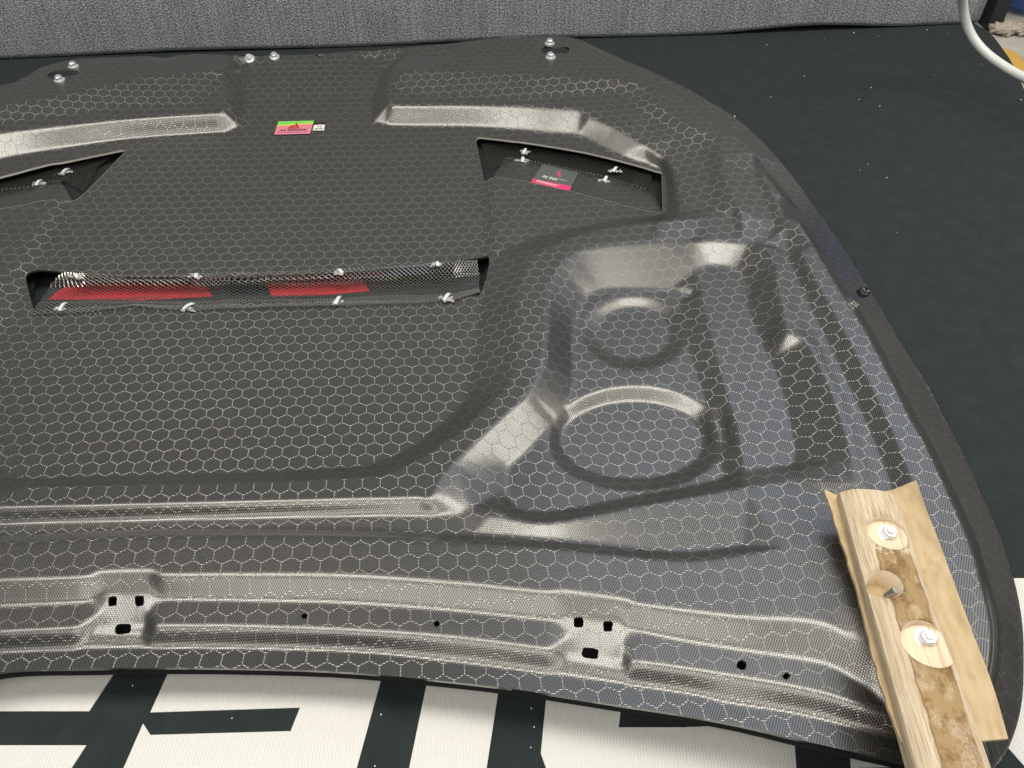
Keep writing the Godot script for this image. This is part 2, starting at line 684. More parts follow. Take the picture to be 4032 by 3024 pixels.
	m.albedo_texture = wood_texture(srgb(0.70, 0.56, 0.39), srgb(0.78, 0.66, 0.49), srgb(0.48, 0.29, 0.16), 21)
	m.uv1_triplanar = true
	m.uv1_scale = Vector3(9, 9, 9)
	m = mat("card", Color.WHITE, 0.85)
	m.albedo_texture = noise_tex(256, 0.05, 4, [srgb(0.42, 0.31, 0.17), srgb(0.54, 0.41, 0.235), srgb(0.60, 0.47, 0.29)], 15)
	m.uv1_scale = Vector3(8, 2, 1)
	# stickers
	m = mat("hologram", Color.WHITE, 0.25)
	var g := Gradient.new()
	g.offsets = PackedFloat32Array([0.0, 0.18, 0.30, 0.42, 1.0])
	g.colors = PackedColorArray([srgb(0.30, 0.55, 0.22), srgb(0.12, 0.70, 0.05), srgb(0.55, 0.62, 0.12), srgb(0.72, 0.22, 0.25), srgb(0.66, 0.24, 0.34)])
	var gt := GradientTexture2D.new()
	gt.gradient = g
	gt.width = 64
	gt.height = 64
	gt.fill_to = Vector2(0.12, 1)
	m.albedo_texture = gt
	mat("sticker_red", srgb(0.50, 0.03, 0.03), 0.4)
	mat("sticker_black", srgb(0.015, 0.012, 0.015), 0.4)
	mat("sticker_white", srgb(0.78, 0.77, 0.72), 0.5)
	mat("sticker_grey", srgb(0.10, 0.115, 0.11), 0.35)
	mat("sticker_pink", srgb(0.72, 0.045, 0.17), 0.4)
	mat("sticker_ink", srgb(0.25, 0.25, 0.24), 0.5)

# ---------------------------------------------------------------- the scene
func _ready() -> void:
	rng.seed = 5
	var cam := Camera3D.new()
	cam.name = "camera"
	cam.fov = 53.0
	cam.near = 0.05
	cam.far = 60.0
	cam.position = Vector3(0, 0.65, 0)
	cam.rotation_degrees = Vector3(-46.0, 0, 0)
	add_child(cam)
	cam.current = true
	var we := WorldEnvironment.new()
	we.name = "surroundings"
	var env := Environment.new()
	env.background_mode = Environment.BG_COLOR
	env.background_color = srgb(0.15, 0.152, 0.158)
	env.tonemap_mode = Environment.TONE_MAPPER_LINEAR
	env.tonemap_exposure = 0.9
	env.sdfgi_enabled = true
	env.ssao_enabled = true
	env.ssil_enabled = true
	we.environment = env
	add_child(we)
	make_materials()
	lamps()
	setting()
	hood()
	brace()
	crumbs()

func lamp(at: Vector3, size: Vector2, power: float, tint: Color, label: String) -> void:
	var glow := StandardMaterial3D.new()
	glow.albedo_color = Color(0.9, 0.9, 0.9)
	glow.emission_enabled = true
	glow.emission = tint
	glow.emission_energy_multiplier = 1.0
	var t := thing("ceiling_lamp", label, "ceiling lamp", at)
	t.set_meta("group", "ceiling lamps above the bonnet")
	var st := new_st()
	box(st, Transform3D(Basis(), Vector3(0, 0.03, 0)), Vector3(size.x * 0.5 + 0.02, 0.028, size.y * 0.5 + 0.02))
	from_st("housing", st, M.white_plastic, t)
	st = new_st()
	box(st, Transform3D(Basis(), Vector3(0, -0.004, 0)), Vector3(size.x * 0.5, 0.004, size.y * 0.5))
	from_st("lamp_diffuser", st, glow, t)
	var l := AreaLight3D.new()
	l.name = "lamp_light"
	l.area_size = size
	l.light_energy = power
	l.light_color = tint
	l.area_normalize_energy = true
	l.shadow_enabled = true
	l.area_range = 12.0
	l.area_attenuation = 2.0
	l.rotation_degrees = Vector3(-90, 0, 0)
	l.position = Vector3(0, -0.012, 0)
	t.add_child(l)

func lamps() -> void:
	var warm := Color(1.0, 0.985, 0.955)
	lamp(Vector3(-1.0, 2.1, -0.68), Vector2(1.36, 0.62), 2.1, warm, "white lamp panel overhead, above the slotted side of the bonnet")
	lamp(Vector3(0.45, 2.1, -0.68), Vector2(1.36, 0.62), 2.1, warm, "white lamp panel overhead, above the wooden bar")
	lamp(Vector3(2.0, 2.1, -0.84), Vector2(1.5, 0.9), 2.8, warm, "white lamp panel overhead, above the hose")
	lamp(Vector3(0.0, 2.3, 1.15), Vector2(3.2, 1.5), 3.4, warm, "broadest lamp panel overhead, behind the viewer")
	# unseen cool panel added to give the flat carbon bluish reflections
	var t := thing("added_fill_panel", "unseen added window beyond the grey felt partition", "fill_panel")
	t.transform = Transform3D(Basis(), Vector3(1.75, 3.2, -3.4)).looking_at(Vector3(1.75, 3.2, 0))
	var glow := StandardMaterial3D.new()
	glow.albedo_color = Color(0.8, 0.85, 0.9)
	glow.emission_enabled = true
	glow.emission = Color(0.86, 0.91, 1.0)
	glow.emission_energy_multiplier = 0.25
	var st := new_st()
	box(st, Transform3D(Basis(), Vector3(0, 0, 0.012)), Vector3(1.75, 1.4, 0.01))
	from_st("fill_panel_face", st, glow, t)
	st = new_st()
	for k in [[0.0, 1.43, 1.81, 0.03], [0.0, -1.43, 1.81, 0.03], [-1.78, 0.0, 0.03, 1.4], [1.78, 0.0, 0.03, 1.4]]:
		box(st, Transform3D(Basis(), Vector3(k[0], k[1], 0.01)), Vector3(k[2], k[3], 0.03))
	from_st("fill_panel_frame", st, M.white_plastic, t)
	var l := AreaLight3D.new()
	l.name = "fill_panel_light"
	l.area_size = Vector2(3.5, 2.8)
	l.light_energy = 3.4
	l.light_color = Color(0.86, 0.91, 1.0)
	l.shadow_enabled = true
	l.area_range = 12.0
	l.area_attenuation = 2.0
	l.position = Vector3(0, 0, -0.004)
	t.add_child(l)

func setting() -> void:
	var o := slab("floor", PackedVector2Array([Vector2(-7, -5), Vector2(7, -5), Vector2(7, 7), Vector2(-7, 7)]), -0.004, 0.1, M.concrete, self)
	o.set_meta("kind", "structure")
	o = slab("yellow_floor_marking", v2s([987,1576, 1003,1569, 1012,1554, 1010,1515, 995,1393, 964,1347, 968,1452]), 0.0, 0.0035, M.yellow_paint, self)
	tag(o, "curved yellow floor marking on the pale floor beside the carpet edge", "floor marking")
	var carpet := thing("carpet", "black ribbed carpet with big white and red letters under the bonnet", "carpet")
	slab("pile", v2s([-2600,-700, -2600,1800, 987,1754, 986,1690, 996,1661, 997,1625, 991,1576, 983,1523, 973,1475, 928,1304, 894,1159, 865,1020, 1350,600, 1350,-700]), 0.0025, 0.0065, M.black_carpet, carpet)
	for a in [[-613,294, -505,317, -335,326, -340,283, -350,248, -423,248, -583,246], [-567,221, -411,221, -342,221, -347,204, -353,170, -535,170], [-290,328, -102,324, -111,278, -122,206, -127,164, -310,164, -306,204, -302,238, -293,229, -180,232, -176,251, -299,247, -294,285], [-64,317, -4,311, -11,268, -20,204, -25,164, -87,164, -81,204, -72,274], [36,302, 98,294, 91,253, 87,235, 139,235, 164,236, 179,273, 234,266, 228,226, 224,204, 217,164, 43,164, 30,197, 26,206, 23,215, 29,262], [279,254, 340,243, 330,205, 314,205, 267,204], [440,371, 531,371, 478,164, 426,164, 404,206, 388,239]]:
		slab("printed_letter", v2s(a), 0.0035, 0.0009, M.white_print, carpet)
	for a in [[-605,778, -602,791, -596,801, -579,813, -414,817, -393,784, -486,776], [-331,818, -206,827, -188,795, -247,787, -315,784]]:
		slab("red_letter", v2s(a), 0.0035, 0.0009, M.red_print, carpet).set_meta("label", "red printed letter under the slot")
	# felt covered partition along the far edge of the carpet
	var w := v2s([-1004,1502, 991,1690])
	var along := (w[1] - w[0]).normalized()
	var back := Vector2(-along.y, along.x)
	var a := w[0] - along * 1.6
	var b := w[1]
	var wall := thing("felt_partition", "grey felt covered partition standing behind the carbon bonnet", "partition")
	var st := SurfaceTool.new()
	st.begin(Mesh.PRIMITIVE_TRIANGLES)
	var n := 220
	var prev := []
	for i in n + 1:
		var t := float(i) / n
		var p := a.lerp(b, t)
		var s := (a.lerp(b, t) - w[0]).length() / (w[1] - w[0]).length() * signf((p - w[0]).dot(along))
		var gap := 0.003 + 0.0015 * sin(t * 37.0)
		if s > 0.70 and s < 0.93:
			gap += 0.008 * pow(sin((s - 0.70) / 0.23 * PI), 2.0)
		var belly := 0.006 * sin(t * 9.0) + 0.003 * sin(t * 23.0)
		var q := p - back * belly
		var cur := [Vector3(q.x, 0.95, -q.y), Vector3(q.x, gap + 0.012, -q.y), Vector3(q.x + back.x * 0.004, gap + 0.003, -(q.y + back.y * 0.004)), Vector3(q.x + back.x * 0.012, gap, -(q.y + back.y * 0.012)), Vector3(p.x + back.x * 0.045, gap, -(p.y + back.y * 0.045)), Vector3(p.x + back.x * 0.045, 0.95, -(p.y + back.y * 0.045))]
		if prev.size():
			for k in 6:
				st.set_smooth_group(1 if k < 3 else -1)
				quad(st, prev[(k + 1) % 6], prev[k], cur[k], cur[(k + 1) % 6])
		else:
			st.set_smooth_group(-1)
			for k in range(1, 5):
				for v in [cur[0], cur[k + 1], cur[k]]:
					st.set_uv(Vector2.ZERO)
					st.add_vertex(v)
		prev = cur
	st.set_smooth_group(-1)
	for k in range(1, 5):
		for v in [prev[0], prev[k], prev[k + 1]]:
			st.set_uv(Vector2.ZERO)
			st.add_vertex(v)
	st.generate_normals()
	var mi := MeshInstance3D.new()
	mi.name = "felt_panel"
	mi.mesh = st.commit()
	mi.material_override = M.felt
	wall.add_child(mi, true)
	st = new_st()
	tube(st, PackedVector3Array([Vector3(-0.93, 0.10, -1.5), Vector3(-0.922, 0.106, -1.497), Vector3(-0.914, 0.114, -1.498)]), 0.0007, 5)
	# dark post at its end
	var pp := v2s([1002,1668])[0]
	st = new_st()
	box(st, Transform3D(Basis(Vector3.UP, -0.09), Vector3(pp.x + 0.016, 0.475, -pp.y - 0.03)), Vector3(0.014, 0.475, 0.03))
	o = from_st("partition_post", st, M.dark_post, self)
	tag(o, "dark upright post at the end of the grey felt partition", "post")
	# blue bin
	var bp := v2s([1067,1718])[0]
	var bin := thing("blue_bin", "scuffed blue plastic bin standing on the pale floor past the partition", "bin", Vector3(bp.x + 0.16, 0, -bp.y - 0.12))
	st = new_st()
	var ring0 := []
	for k in 25:
		var y := [0.004, 0.012, 0.05, 0.34, 0.345, 0.36, 0.36]
		var r := [0.155, 0.165, 0.17, 0.195, 0.21, 0.21, 0.19]
		var ring1 := []
		for i in 7:
			var an := TAU * k / 24
			ring1.append(Vector3(r[i] * cos(an), y[i], r[i] * 0.8 * sin(an)))
		if ring0.size():
			for i in 6:
				quad(st, ring0[i], ring0[i + 1], ring1[i + 1], ring1[i])
		ring0 = ring1
	from_st("bin_wall", st, M.blue_plastic, bin)
	# rag
	var rp := v2s([1040,1660])[0]
	st = new_st()
	for k in 5:
		ball(st, Vector3(rp.x - 0.02 + 0.012 * k, 0.006, -rp.y + 0.012 * sin(k * 2.1)), Vector3(0.020, 0.010, 0.016), 40 + k, 0.5, 12)
	var loop := PackedVector3Array()
	for k in 30:
		var an := k * 0.42
		loop.append(Vector3(rp.x + cos(an) * (0.008 + 0.001 * k), 0.014 - 0.0002 * k, -rp.y + sin(an) * (0.006 + 0.0008 * k)))
	tube(st, loop, 0.003, 6)
	o = from_st("crumpled_rag", st, M.rag, self, true)
	tag(o, "crumpled dusty beige rag on the floor in front of the blue bin", "rag")
	# hose
	var hp := v3s([683,270,1301, 721,220,1334, 761,165,1370, 783,130,1376, 802,105,1366, 822,88,1343, 844,78,1311, 863,75,1274, 885,78,1228, 925,90,1186])
	var path := PackedVector3Array()
	for i in hp.size() - 1:
		for k in 10:
			path.append(hp[i].cubic_interpolate(hp[i + 1], hp[maxi(i - 1, 0)], hp[mini(i + 2, hp.size() - 1)], k / 10.0))
	st = SurfaceTool.new()
	st.begin(Mesh.PRIMITIVE_TRIANGLES)
	st.set_smooth_group(1)
	tube(st, path, 0.0075, 14)
	o = from_st("white_hose", st, M.hose, self, true)
	tag(o, "white rubber hose hanging in a curve above the carpet corner", "hose")

func lift_inner(x: float, d: float) -> float:
	return height(x, d)

func lift_skin(x: float, d: float) -> float:
	return skin(x, d) - 0.008

func up_normal(_x: float, _d: float) -> Vector3:
	return Vector3.UP

func rim_strip(st: SurfaceTool, poly: PackedVector2Array, deep: float, gap: float) -> void:
	var p := PackedVector2Array()
	for k in poly.size():
		var a := poly[k]
		var b := poly[(k + 1) % poly.size()]
		var n := maxi(1, int(a.distance_to(b) / gap))
		for i in n:
			p.append(a.lerp(b, float(i) / n))
	for k in p.size():
		var a := p[k]
		var b := p[(k + 1) % p.size()]
		var ya := height(a.x, a.y) + 0.0004
		var yb := height(b.x, b.y) + 0.0004
		quad(st, Vector3(a.x, ya, -a.y), Vector3(b.x, yb, -b.y), Vector3(b.x, yb - deep, -b.y), Vector3(a.x, ya - deep, -a.y))

func hood() -> void:
	var bonnet := thing("car_bonnet", "upturned honeycomb carbon fibre car bonnet lying on the black carpet", "car bonnet")
	outline = v2s([-832,1219, -807,1237, -789,1269, -775,1286, -751,1299, -722,1306, -613,1322, -527,1338, -407,1349, -298,1361, -183,1366, -72,1370, -21,1376, 25,1379, 61,1380, 93,1374, 122,1361, 144,1340, 194,1293, 248,1244, 277,1213, 309,1180, 347,1130, 375,1079, 396,1020, 411,960, 427,878, 438,816, 445,752, 449,668, 453,588, 452,527, 449,469, 444,412, 438,372, 428,330, 416,295, 401,263, 385,233, 368,209, 349,189, 332,179, 311,179, 284,186, 245,196, 207,206, 171,216, 129,225, 83,233, 27,243, -11,249, -67,256, -137,263, -207,266, -276,267, -343,266, -411,263, -467,245, -536,231, -591,219, -628,209, -683,193, -728,180, -768,166, -804,153, -840,139, -878,125, -904,115, -924,113, -943,121, -963,139, -983,161, -1002,189, -1020,220, -1036,253, -1050,294, -1060,333, -1071,389, -1080,447, -1088,507, -1092,587, -1097,671, -1096,735, -1092,798, -1085,882, -1076,943, -1062,1003, -1039,1057, -1007,1111])
	var oo := [30, 30, 30, 30, 30, 30, 30, 24, 16, 16, 21, 30, 30, 30, 30, 30, 30, 30, 30, 30, 30, 27, 24, 20, 17, 14, 10, 7, 4, 4, 4, 4, 4, 4, 4, 4, 4, 4, 4, 4, 4, 4, 4, 4, 4, 4, 4, 4, 4, 4, 4, 4, 4, 4, 4, 4, 4, 4, 4, 4, 4, 4, 4, 4, 4, 4, 4, 4, 4, 4, 4, 4, 4, 4, 4, 4, 4, 4, 4, 4, 4, 4, 7, 10, 14, 17, 20, 24, 27]
	# the rim, densely
	var rim := PackedVector2Array()
	for i in outline.size():
		var n := outline.size()
		var p0 := outline[(i + n - 1) % n]
		var p1 := outline[i]
		var p2 := outline[(i + 1) % n]
		var p3 := outline[(i + 2) % n]
		var m := maxi(1, int(p1.distance_to(p2) / 0.008))
		for k in m:
			var q := p1.cubic_interpolate(p2, p0, p3, float(k) / m)
			rim.append(q)
			put(q, lerpf(oo[i], oo[(i + 1) % n], float(k) / m) * 0.001)
	ln(0.0405, [234,1195, 262,1165, 287,1126, 314,1074, 333,1028])
	ln(0.0405, [-933,1134, -958,1101, -979,1059, -1000,1005, -1014,958])
	ln(0.043, [350,962, 363,910])
	ln(0.043, [-1024,890, -1032,837])
	ln(0.047, [370,839, 378,764, 383,702, 389,643, 390,601, 390,555, 389,501, 390,457, 386,387, 381,344, 373,307, 365,277, 355,254, 338,226, 317,203])
	ln(0.047, [-1031,766, -1031,690, -1030,628, -1030,568, -1027,527, -1022,480, -1016,428, -1011,383, -1000,315, -990,272, -979,236, -967,207, -955,185, -936,160, -912,139])
	ln(0.03, [244,1218, 273,1187, 299,1147, 326,1095])
	ln(0.03, [-946,1156, -971,1122, -993,1080, -1014,1025])
	ln(0.026, [366,991, 380,938, 389,872, 397,794, 402,731, 408,669, 410,626, 410,578, 409,523, 409,476, 405,404, 400,359, 391,320, 383,289, 372,265, 355,237, 333,213])
	ln(0.026, [-1043,918, -1051,863, -1053,796, -1053,718, -1052,654, -1052,592, -1049,550, -1044,501, -1037,447, -1033,401, -1021,329, -1011,285, -999,247, -987,217, -974,195, -954,168, -929,147])
	ln(0.041, [337,1050, 346,1017])
	ln(0.041, [-1021,978, -1026,945])
	ln(0.043, [351,955, 353,903, 354,836])
	ln(0.043, [-1025,883, -1021,831, -1015,764])
	ln(0.046, [356,778, 358,732, 364,672, 367,605, 367,549, 366,490, 362,431, 356,378, 349,321, 338,271, 325,238])
	ln(0.046, [-1011,706, -1008,661, -1008,600, -1004,533, -998,478, -991,419, -981,361, -970,308, -956,253, -940,204, -924,172])
	ln(0.0395, [330,1044, 333,1029])
	ln(0.0395, [-1013,974, -1014,958])
	ln(0.037, [340,960, 342,903, 344,841])
	ln(0.037, [-1014,889, -1010,832, -1006,771])
	ln(0.036, [347,789, 348,744, 348,679, 351,611, 352,555, 352,496, 349,437, 343,380, 335,323, 323,273, 313,243])
	ln(0.036, [-1003,718, -999,673, -993,609, -989,541, -984,485, -978,427, -969,368, -957,312, -943,256, -926,207, -912,178])
	ln(0.042, [-174,1264, -120,1260, -5,1249, 56,1240, 108,1229, 175,1219, 217,1195, 235,1130, 265,1083, 292,1064, 304,1032, 297,956, 302,900, 300,879])
	ln(0.042, [-917,1136, -928,1069, -953,1019, -977,997, -986,964, -972,890, -970,833, -966,813])
	ln(0.034, [-191,1211, -117,1199, -4,1187, 33,1186, 107,1192, 170,1196, 193,1151, 228,1116, 258,1066, 275,1042, 280,1002, 275,922, 274,888])
	ln(0.034, [-888,1094, -919,1056, -944,1003, -958,977, -959,937, -945,858, -941,824])
	ln(0.035, [-84,1335, -13,1341, 114,1334, 167,1292, 223,1238])
	ln(0.034, [-189,1174, -152,1173, -78,1173, 32,1166, 114,1153, 152,1148])
	ln(0.034, [175,1168, 189,1141])
	ln(0.034, [-872,1113, -883,1085])
	ln(0.033, [122,1133, 157,1106])
	ln(0.03, [198,1061])
	ln(0.027, [222,1033, 232,1000, 232,950, 229,897])
	ln(0.027, [-904,974, -911,940, -906,891, -897,838])
	ln(0.012, [-201,1156, -175,1154, -78,1149, -4,1139, 54,1125, 97,1119, 113,1110, 164,1061, 210,1032, 224,1014, 220,962, 214,917])
	ln(0.012, [-850,1008, -893,974, -905,955, -895,904, -884,859])
	ln(0.034, [-201,1278, -203,1228, -199,1182])
	ln(0.012, [-223,1309, -231,1241, -228,1182, -224,1152])
	ln(0.012, [-467,1329, -458,1274, -441,1227, -434,1182, -435,1136])
	ln(0.034, [-479,1281, -471,1236, -456,1190, -457,1158])
	ln(0.018, [-453,1345, -337,1354, -233,1362])
	ln(0.036, [-804,1191, -764,1240, -708,1277, -604,1295])
	ln(0.042, [-835,1133, -797,1145, -725,1174, -653,1213, -587,1241, -488,1262])
	ln(0.034, [-815,1080, -786,1109, -724,1130, -637,1154, -569,1169, -471,1181])
	ln(0.034, [-797,1069, -777,1086, -697,1108, -582,1133, -466,1150])
	ln(0.012, [-803,1026, -769,1053, -693,1084, -601,1114, -516,1129, -451,1138])
	ln(0.012, [-450,463, -401,465, -280,469, -172,476, -141,481, -111,498, -85,524, -61,557, -48,593, -43,656, -41,703, -37,756, -35,793, -36,827])
	ln(0.012, [-455,461, -486,463, -517,477, -546,499, -573,530, -590,564, -602,627, -609,674, -618,725, -624,762, -627,796])
	ln(0.012, [-45,996, -39,909, -37,847])
	ln(0.012, [-635,966, -632,877, -627,816])
	ln(0.017, [-30,989, -26,901, -23,840])
	ln(0.017, [-650,956, -645,869, -640,808])
	ln(0.017, [-13,835, 9,851, 46,871, 99,886, 156,900, 201,906])
	ln(0.017, [-650,801, -673,815, -713,831, -767,841, -825,849, -870,850])
	ln(0.016, [-17,967, 49,943, 126,923])
	ln(0.016, [-660,934, -723,902, -797,875])
	ln(0.03, [-461,439, -386,441, -269,444, -164,449, -123,454, -92,473, -48,514, -16,559, 1,596, 6,646, 6,703, 11,756, 23,802, 51,830, 96,856, 151,870, 202,877])
	ln(0.03, [-459,433, -501,434, -534,450, -582,486, -619,527, -639,562, -649,612, -655,669, -666,720, -683,765, -713,790, -761,811, -817,819, -868,821])
	ln(0.035, [200,871, 268,876, 300,879])
	ln(0.035, [-866,815, -934,813, -966,812])
	ln(0.034, [319,813, 276,823, 239,828])
	ln(0.034, [-978,745, -936,760, -900,768])
	ln(0.031, [240,832, 167,830, 94,820, 64,788, 58,776, 45,730, 40,660, 33,603, 16,560, -9,529, -32,499, -52,472, -66,451, -72,430, -78,422])
	ln(0.031, [-901,772, -829,777, -755,776, -722,747, -715,736, -697,691, -684,622, -672,566, -650,526, -623,497, -597,470, -573,445, -557,425, -549,405, -542,398])
	ln(0.03, [-498,410, -473,412, -375,415, -262,419, -160,422, -89,424])
	ln(0.008, [225,747, 203,757, 161,763, 122,764, 99,755, 89,740, 74,684, 70,631, 70,601, 59,567, 37,531, 16,501, -3,478, -6,460, -4,440, 4,427])
	ln(0.008, [-878,689, -857,702, -815,712, -777,717, -753,710, -742,696, -721,643, -711,591, -708,560, -693,528, -668,494, -644,467, -623,446, -618,428, -618,408, -624,394])
	ln(0.022, [-13,418, -46,417, -67,415])
	ln(0.022, [-606,387, -574,389, -552,389])
	ln(0.008, [4,427, 33,420, 86,430, 145,443, 196,454, 212,462])
	ln(0.008, [-624,394, -652,385, -706,388, -767,395, -819,401, -835,407])
	ln(0.024, [-20,408, 2,404, 31,399, 83,408, 140,420, 198,431, 225,435, 256,441, 273,452])
	ln(0.024, [-599,377, -620,371, -649,364, -701,367, -759,373, -818,378, -845,379, -877,381, -895,390])
	ln(0.008, [209,681, 203,661, 192,643, 176,630, 159,622, 140,620, 122,624, 106,633, 94,647, 86,665, 84,686, 89,706, 99,725, 115,740, 134,750, 155,752, 175,748, 191,737, 203,721, 209,701, 209,681])
	ln(0.008, [-855,625, -847,606, -834,590, -817,578, -799,572, -780,572, -762,577, -747,588, -736,604, -731,622, -731,643, -738,663, -750,681, -767,694, -787,701, -808,702, -828,695, -843,683, -853,665, -857,645, -855,625])
	ln(0.001, [191,686, 187,672, 179,659, 168,650, 155,644, 141,643, 128,645, 116,652, 107,662, 102,675, 101,690, 104,704, 112,717, 123,727, 137,734, 151,736, 166,733, 178,725, 187,714, 191,700, 191,686])
	ln(0.001, [-838,632, -832,618, -823,607, -811,599, -797,594, -783,594, -770,598, -759,606, -752,617, -748,631, -748,645, -753,659, -762,671, -774,680, -788,685, -803,686, -817,681, -828,672, -836,660, -839,646, -838,632])
	ln(0.008, [220,513, 212,491, 196,472, 174,457, 148,449, 121,446, 94,450, 70,460, 51,476, 40,496, 37,518, 43,541, 58,563, 80,580, 108,591, 138,594, 167,589, 192,576, 210,558, 220,536, 220,513])
	ln(0.008, [-848,457, -838,436, -820,418, -797,407, -770,401, -743,401, -716,408, -694,420, -677,438, -667,458, -666,481, -675,504, -692,523, -716,538, -745,546, -775,546, -804,538, -827,523, -843,503, -850,480, -848,457])
	ln(-0.002, [202,518, 196,501, 184,487, 166,476, 144,469, 122,468, 99,471, 80,478, 64,490, 55,505, 52,522, 57,540, 70,556, 88,568, 110,576, 134,578, 158,574, 178,565, 193,552, 201,535, 202,518])
	ln(-0.002, [-831,464, -823,448, -809,435, -790,426, -769,422, -746,422, -724,428, -705,437, -691,451, -683,467, -683,484, -689,501, -703,515, -722,526, -745,531, -770,531, -793,525, -812,513, -825,498, -832,481, -831,464])
	ln(0.008, [211,748, 206,679, 210,601, 212,523, 210,467])
	ln(0.008, [-863,691, -851,624, -847,545, -841,468, -834,412])
	ln(0.018, [232,771, 232,681, 230,590, 230,520, 225,459])
	ln(0.018, [-887,712, -878,623, -866,532, -859,463, -848,403])
	ln(0.018, [236,785, 259,794, 284,781, 292,756, 286,710, 288,654, 291,591, 289,541, 282,486, 273,464])
	ln(0.018, [-892,726, -917,732, -940,717, -945,692, -934,646, -930,590, -927,527, -920,477, -907,424, -895,402])
	ln(0.018, [225,459, 245,462, 273,465])
	ln(0.018, [-848,403, -868,404, -896,404])
	ln(0.039, [318,805, 326,775, 319,732, 314,684, 309,645, 326,623, 330,564, 329,519, 324,467, 318,429])
	ln(0.039, [-976,737, -981,707, -970,665, -959,617, -951,579, -965,555, -963,496, -957,452, -947,400, -937,363])
	ln(0.0355, [347,797, 336,708, 341,626, 346,560, 343,493, 337,434, 326,386, 311,329, 301,282])
	ln(0.0355, [-1004,726, -984,638, -980,557, -978,490, -969,425, -956,366, -940,320, -919,264, -904,219])
	ln(0.02, [-499,401, -474,403, -334,409, -160,412, -51,411])
	ln(0.019, [-491,387, -467,388, -330,396, -157,395, -71,390, 13,383, 82,374, 151,366, 203,371])
	ln(0.019, [-546,365, -629,349, -696,333, -764,318, -816,318])
	ln(0.026, [-482,375, -458,376, -323,384, -154,382, -70,377, 13,370, 80,361, 148,352, 198,357])
	ln(0.026, [-546,352, -627,336, -693,320, -759,305, -810,304])
	ln(0.026, [240,365, 254,332, 261,305])
	ln(0.026, [-853,308, -863,273, -867,246])
	ln(0.025, [-462,336, -439,337, -392,339, -365,341, -360,346, -311,348, -303,343, -242,343, -147,342, -53,334, -1,327, 31,323, 42,325, 76,319, 98,314, 104,310, 140,304, 188,297, 224,295, 242,292, 258,285, 281,265])
	ln(0.025, [-558,308, -609,295, -641,288, -652,289, -685,279, -706,272, -711,267, -746,258, -794,245, -830,240, -847,235, -862,226, -883,204])
	ln(0.013, [-459,319, -436,320, -367,324, -361,326])
	ln(0.013, [-303,327, -241,326, -146,323, -53,315, 34,304])
	ln(0.013, [-556,289, -642,269])
	ln(0.013, [98,295, 138,284, 185,274, 220,267, 247,260, 264,247, 274,235])
	ln(0.013, [-704,253, -743,238, -789,223, -822,213, -849,202, -864,187, -873,175])
	ln(0.0175, [-353,333, -309,334])
	ln(0.0175, [45,309, 92,302])
	ln(0.0175, [-653,273, -699,260])
	ln(0.013, [-444,292, -422,293, -361,297])
	ln(0.013, [-297,299, -233,299, -141,295, -51,288, 28,276])
	ln(0.013, [-466,278, -555,261, -632,241])
	ln(0.013, [97,264, 134,258, 191,247, 234,236, 257,227, 283,218])
	ln(0.013, [-699,222, -736,213, -791,195, -834,180, -856,169, -880,157])
	ln(0.006, [-354,296, -307,295])
	ln(0.006, [42,271, 86,261])
	ln(0.006, [-646,235, -689,220])
	ln(0.0012, [-445,282, -423,283, -297,287, -141,284, -51,274, 36,261, 133,245, 167,236, 212,228, 252,217, 283,207, 306,202])
	ln(0.0012, [-465,267, -554,248, -639,226, -734,199, -767,187, -810,174, -849,159, -879,147, -901,139])
	ln(0.016, [-347,330, -312,331])
	ln(0.007, [-307,304, -350,301])
	ln(0.012, [-348,315])
	ln(0.012, [-309,317])
	ln(0.016, [48,306, 89,299])
	ln(0.016, [-656,269, -696,258])
	ln(0.007, [88,268, 45,276])
	ln(0.007, [-692,227, -649,239])
	ln(0.012, [46,290])
	ln(0.012, [89,283])
	hole("vent", [-56,1109, -55,1117, -51,1120, -15,1112, 27,1100, 71,1087, 113,1072, 157,1052, 196,1031, 221,1015, 218,984, 213,940, 210,924, 208,918, 203,916, 195,918, 142,943, 85,972, 26,997, -4,1005, -23,1011, -32,1009, -40,1002, -48,1055])
	hole("vent", [-818,971, -786,989, -754,1006, -698,1040, -644,1065, -601,1084, -597,1083, -596,1077, -599,1064, -613,1000, -622,967, -624,961, -630,955, -640,953, -671,948, -688,939, -721,928, -753,916, -787,906])
	hole("slot", [-627,789, -626,798, -621,801, -612,803, -586,800, -543,792, -483,791, -352,794, -223,802, -123,813, -65,825, -41,831, -31,832, -30,817, -33,789, -38,763, -41,754, -62,751, -117,747, -214,746, -312,743, -408,739, -476,741, -521,734, -569,727, -587,722, -595,734, -613,764])
	hole("small", [98,1321, 97,1317, 95,1313, 91,1311, 87,1310, 56,1313, 53,1315, 50,1319, 50,1324, 50,1328, 53,1332, 56,1335, 61,1335, 92,1333, 96,1330, 98,1326])
	hole("small", [-715,1255, -714,1250, -715,1246, -717,1243, -721,1241, -753,1234, -756,1235, -760,1238, -762,1242, -763,1247, -762,1251, -760,1254, -757,1256, -724,1264, -721,1262, -717,1259])
	hole("small", [-345,325, -345,327, -344,327, -341,328, -339,327, -338,326, -337,321, -337,320, -338,320, -342,319, -343,319, -344,321])
	hole("small", [-323,326, -323,327, -322,328, -317,328, -316,328, -315,326, -314,322, -314,320, -315,320, -319,319, -320,320, -321,321])
	hole("small", [-333,303, -332,304, -330,305, -323,305, -321,305, -320,303, -319,299, -320,297, -321,297, -328,296, -331,297, -332,298])
	hole("small", [51,303, 52,304, 53,304, 58,304, 59,304, 59,302, 59,298, 58,296, 57,296, 53,296, 51,297, 51,298])
	hole("small", [75,299, 76,300, 77,300, 81,300, 82,300, 83,298, 82,294, 82,293, 81,292, 76,292, 75,293, 75,294])
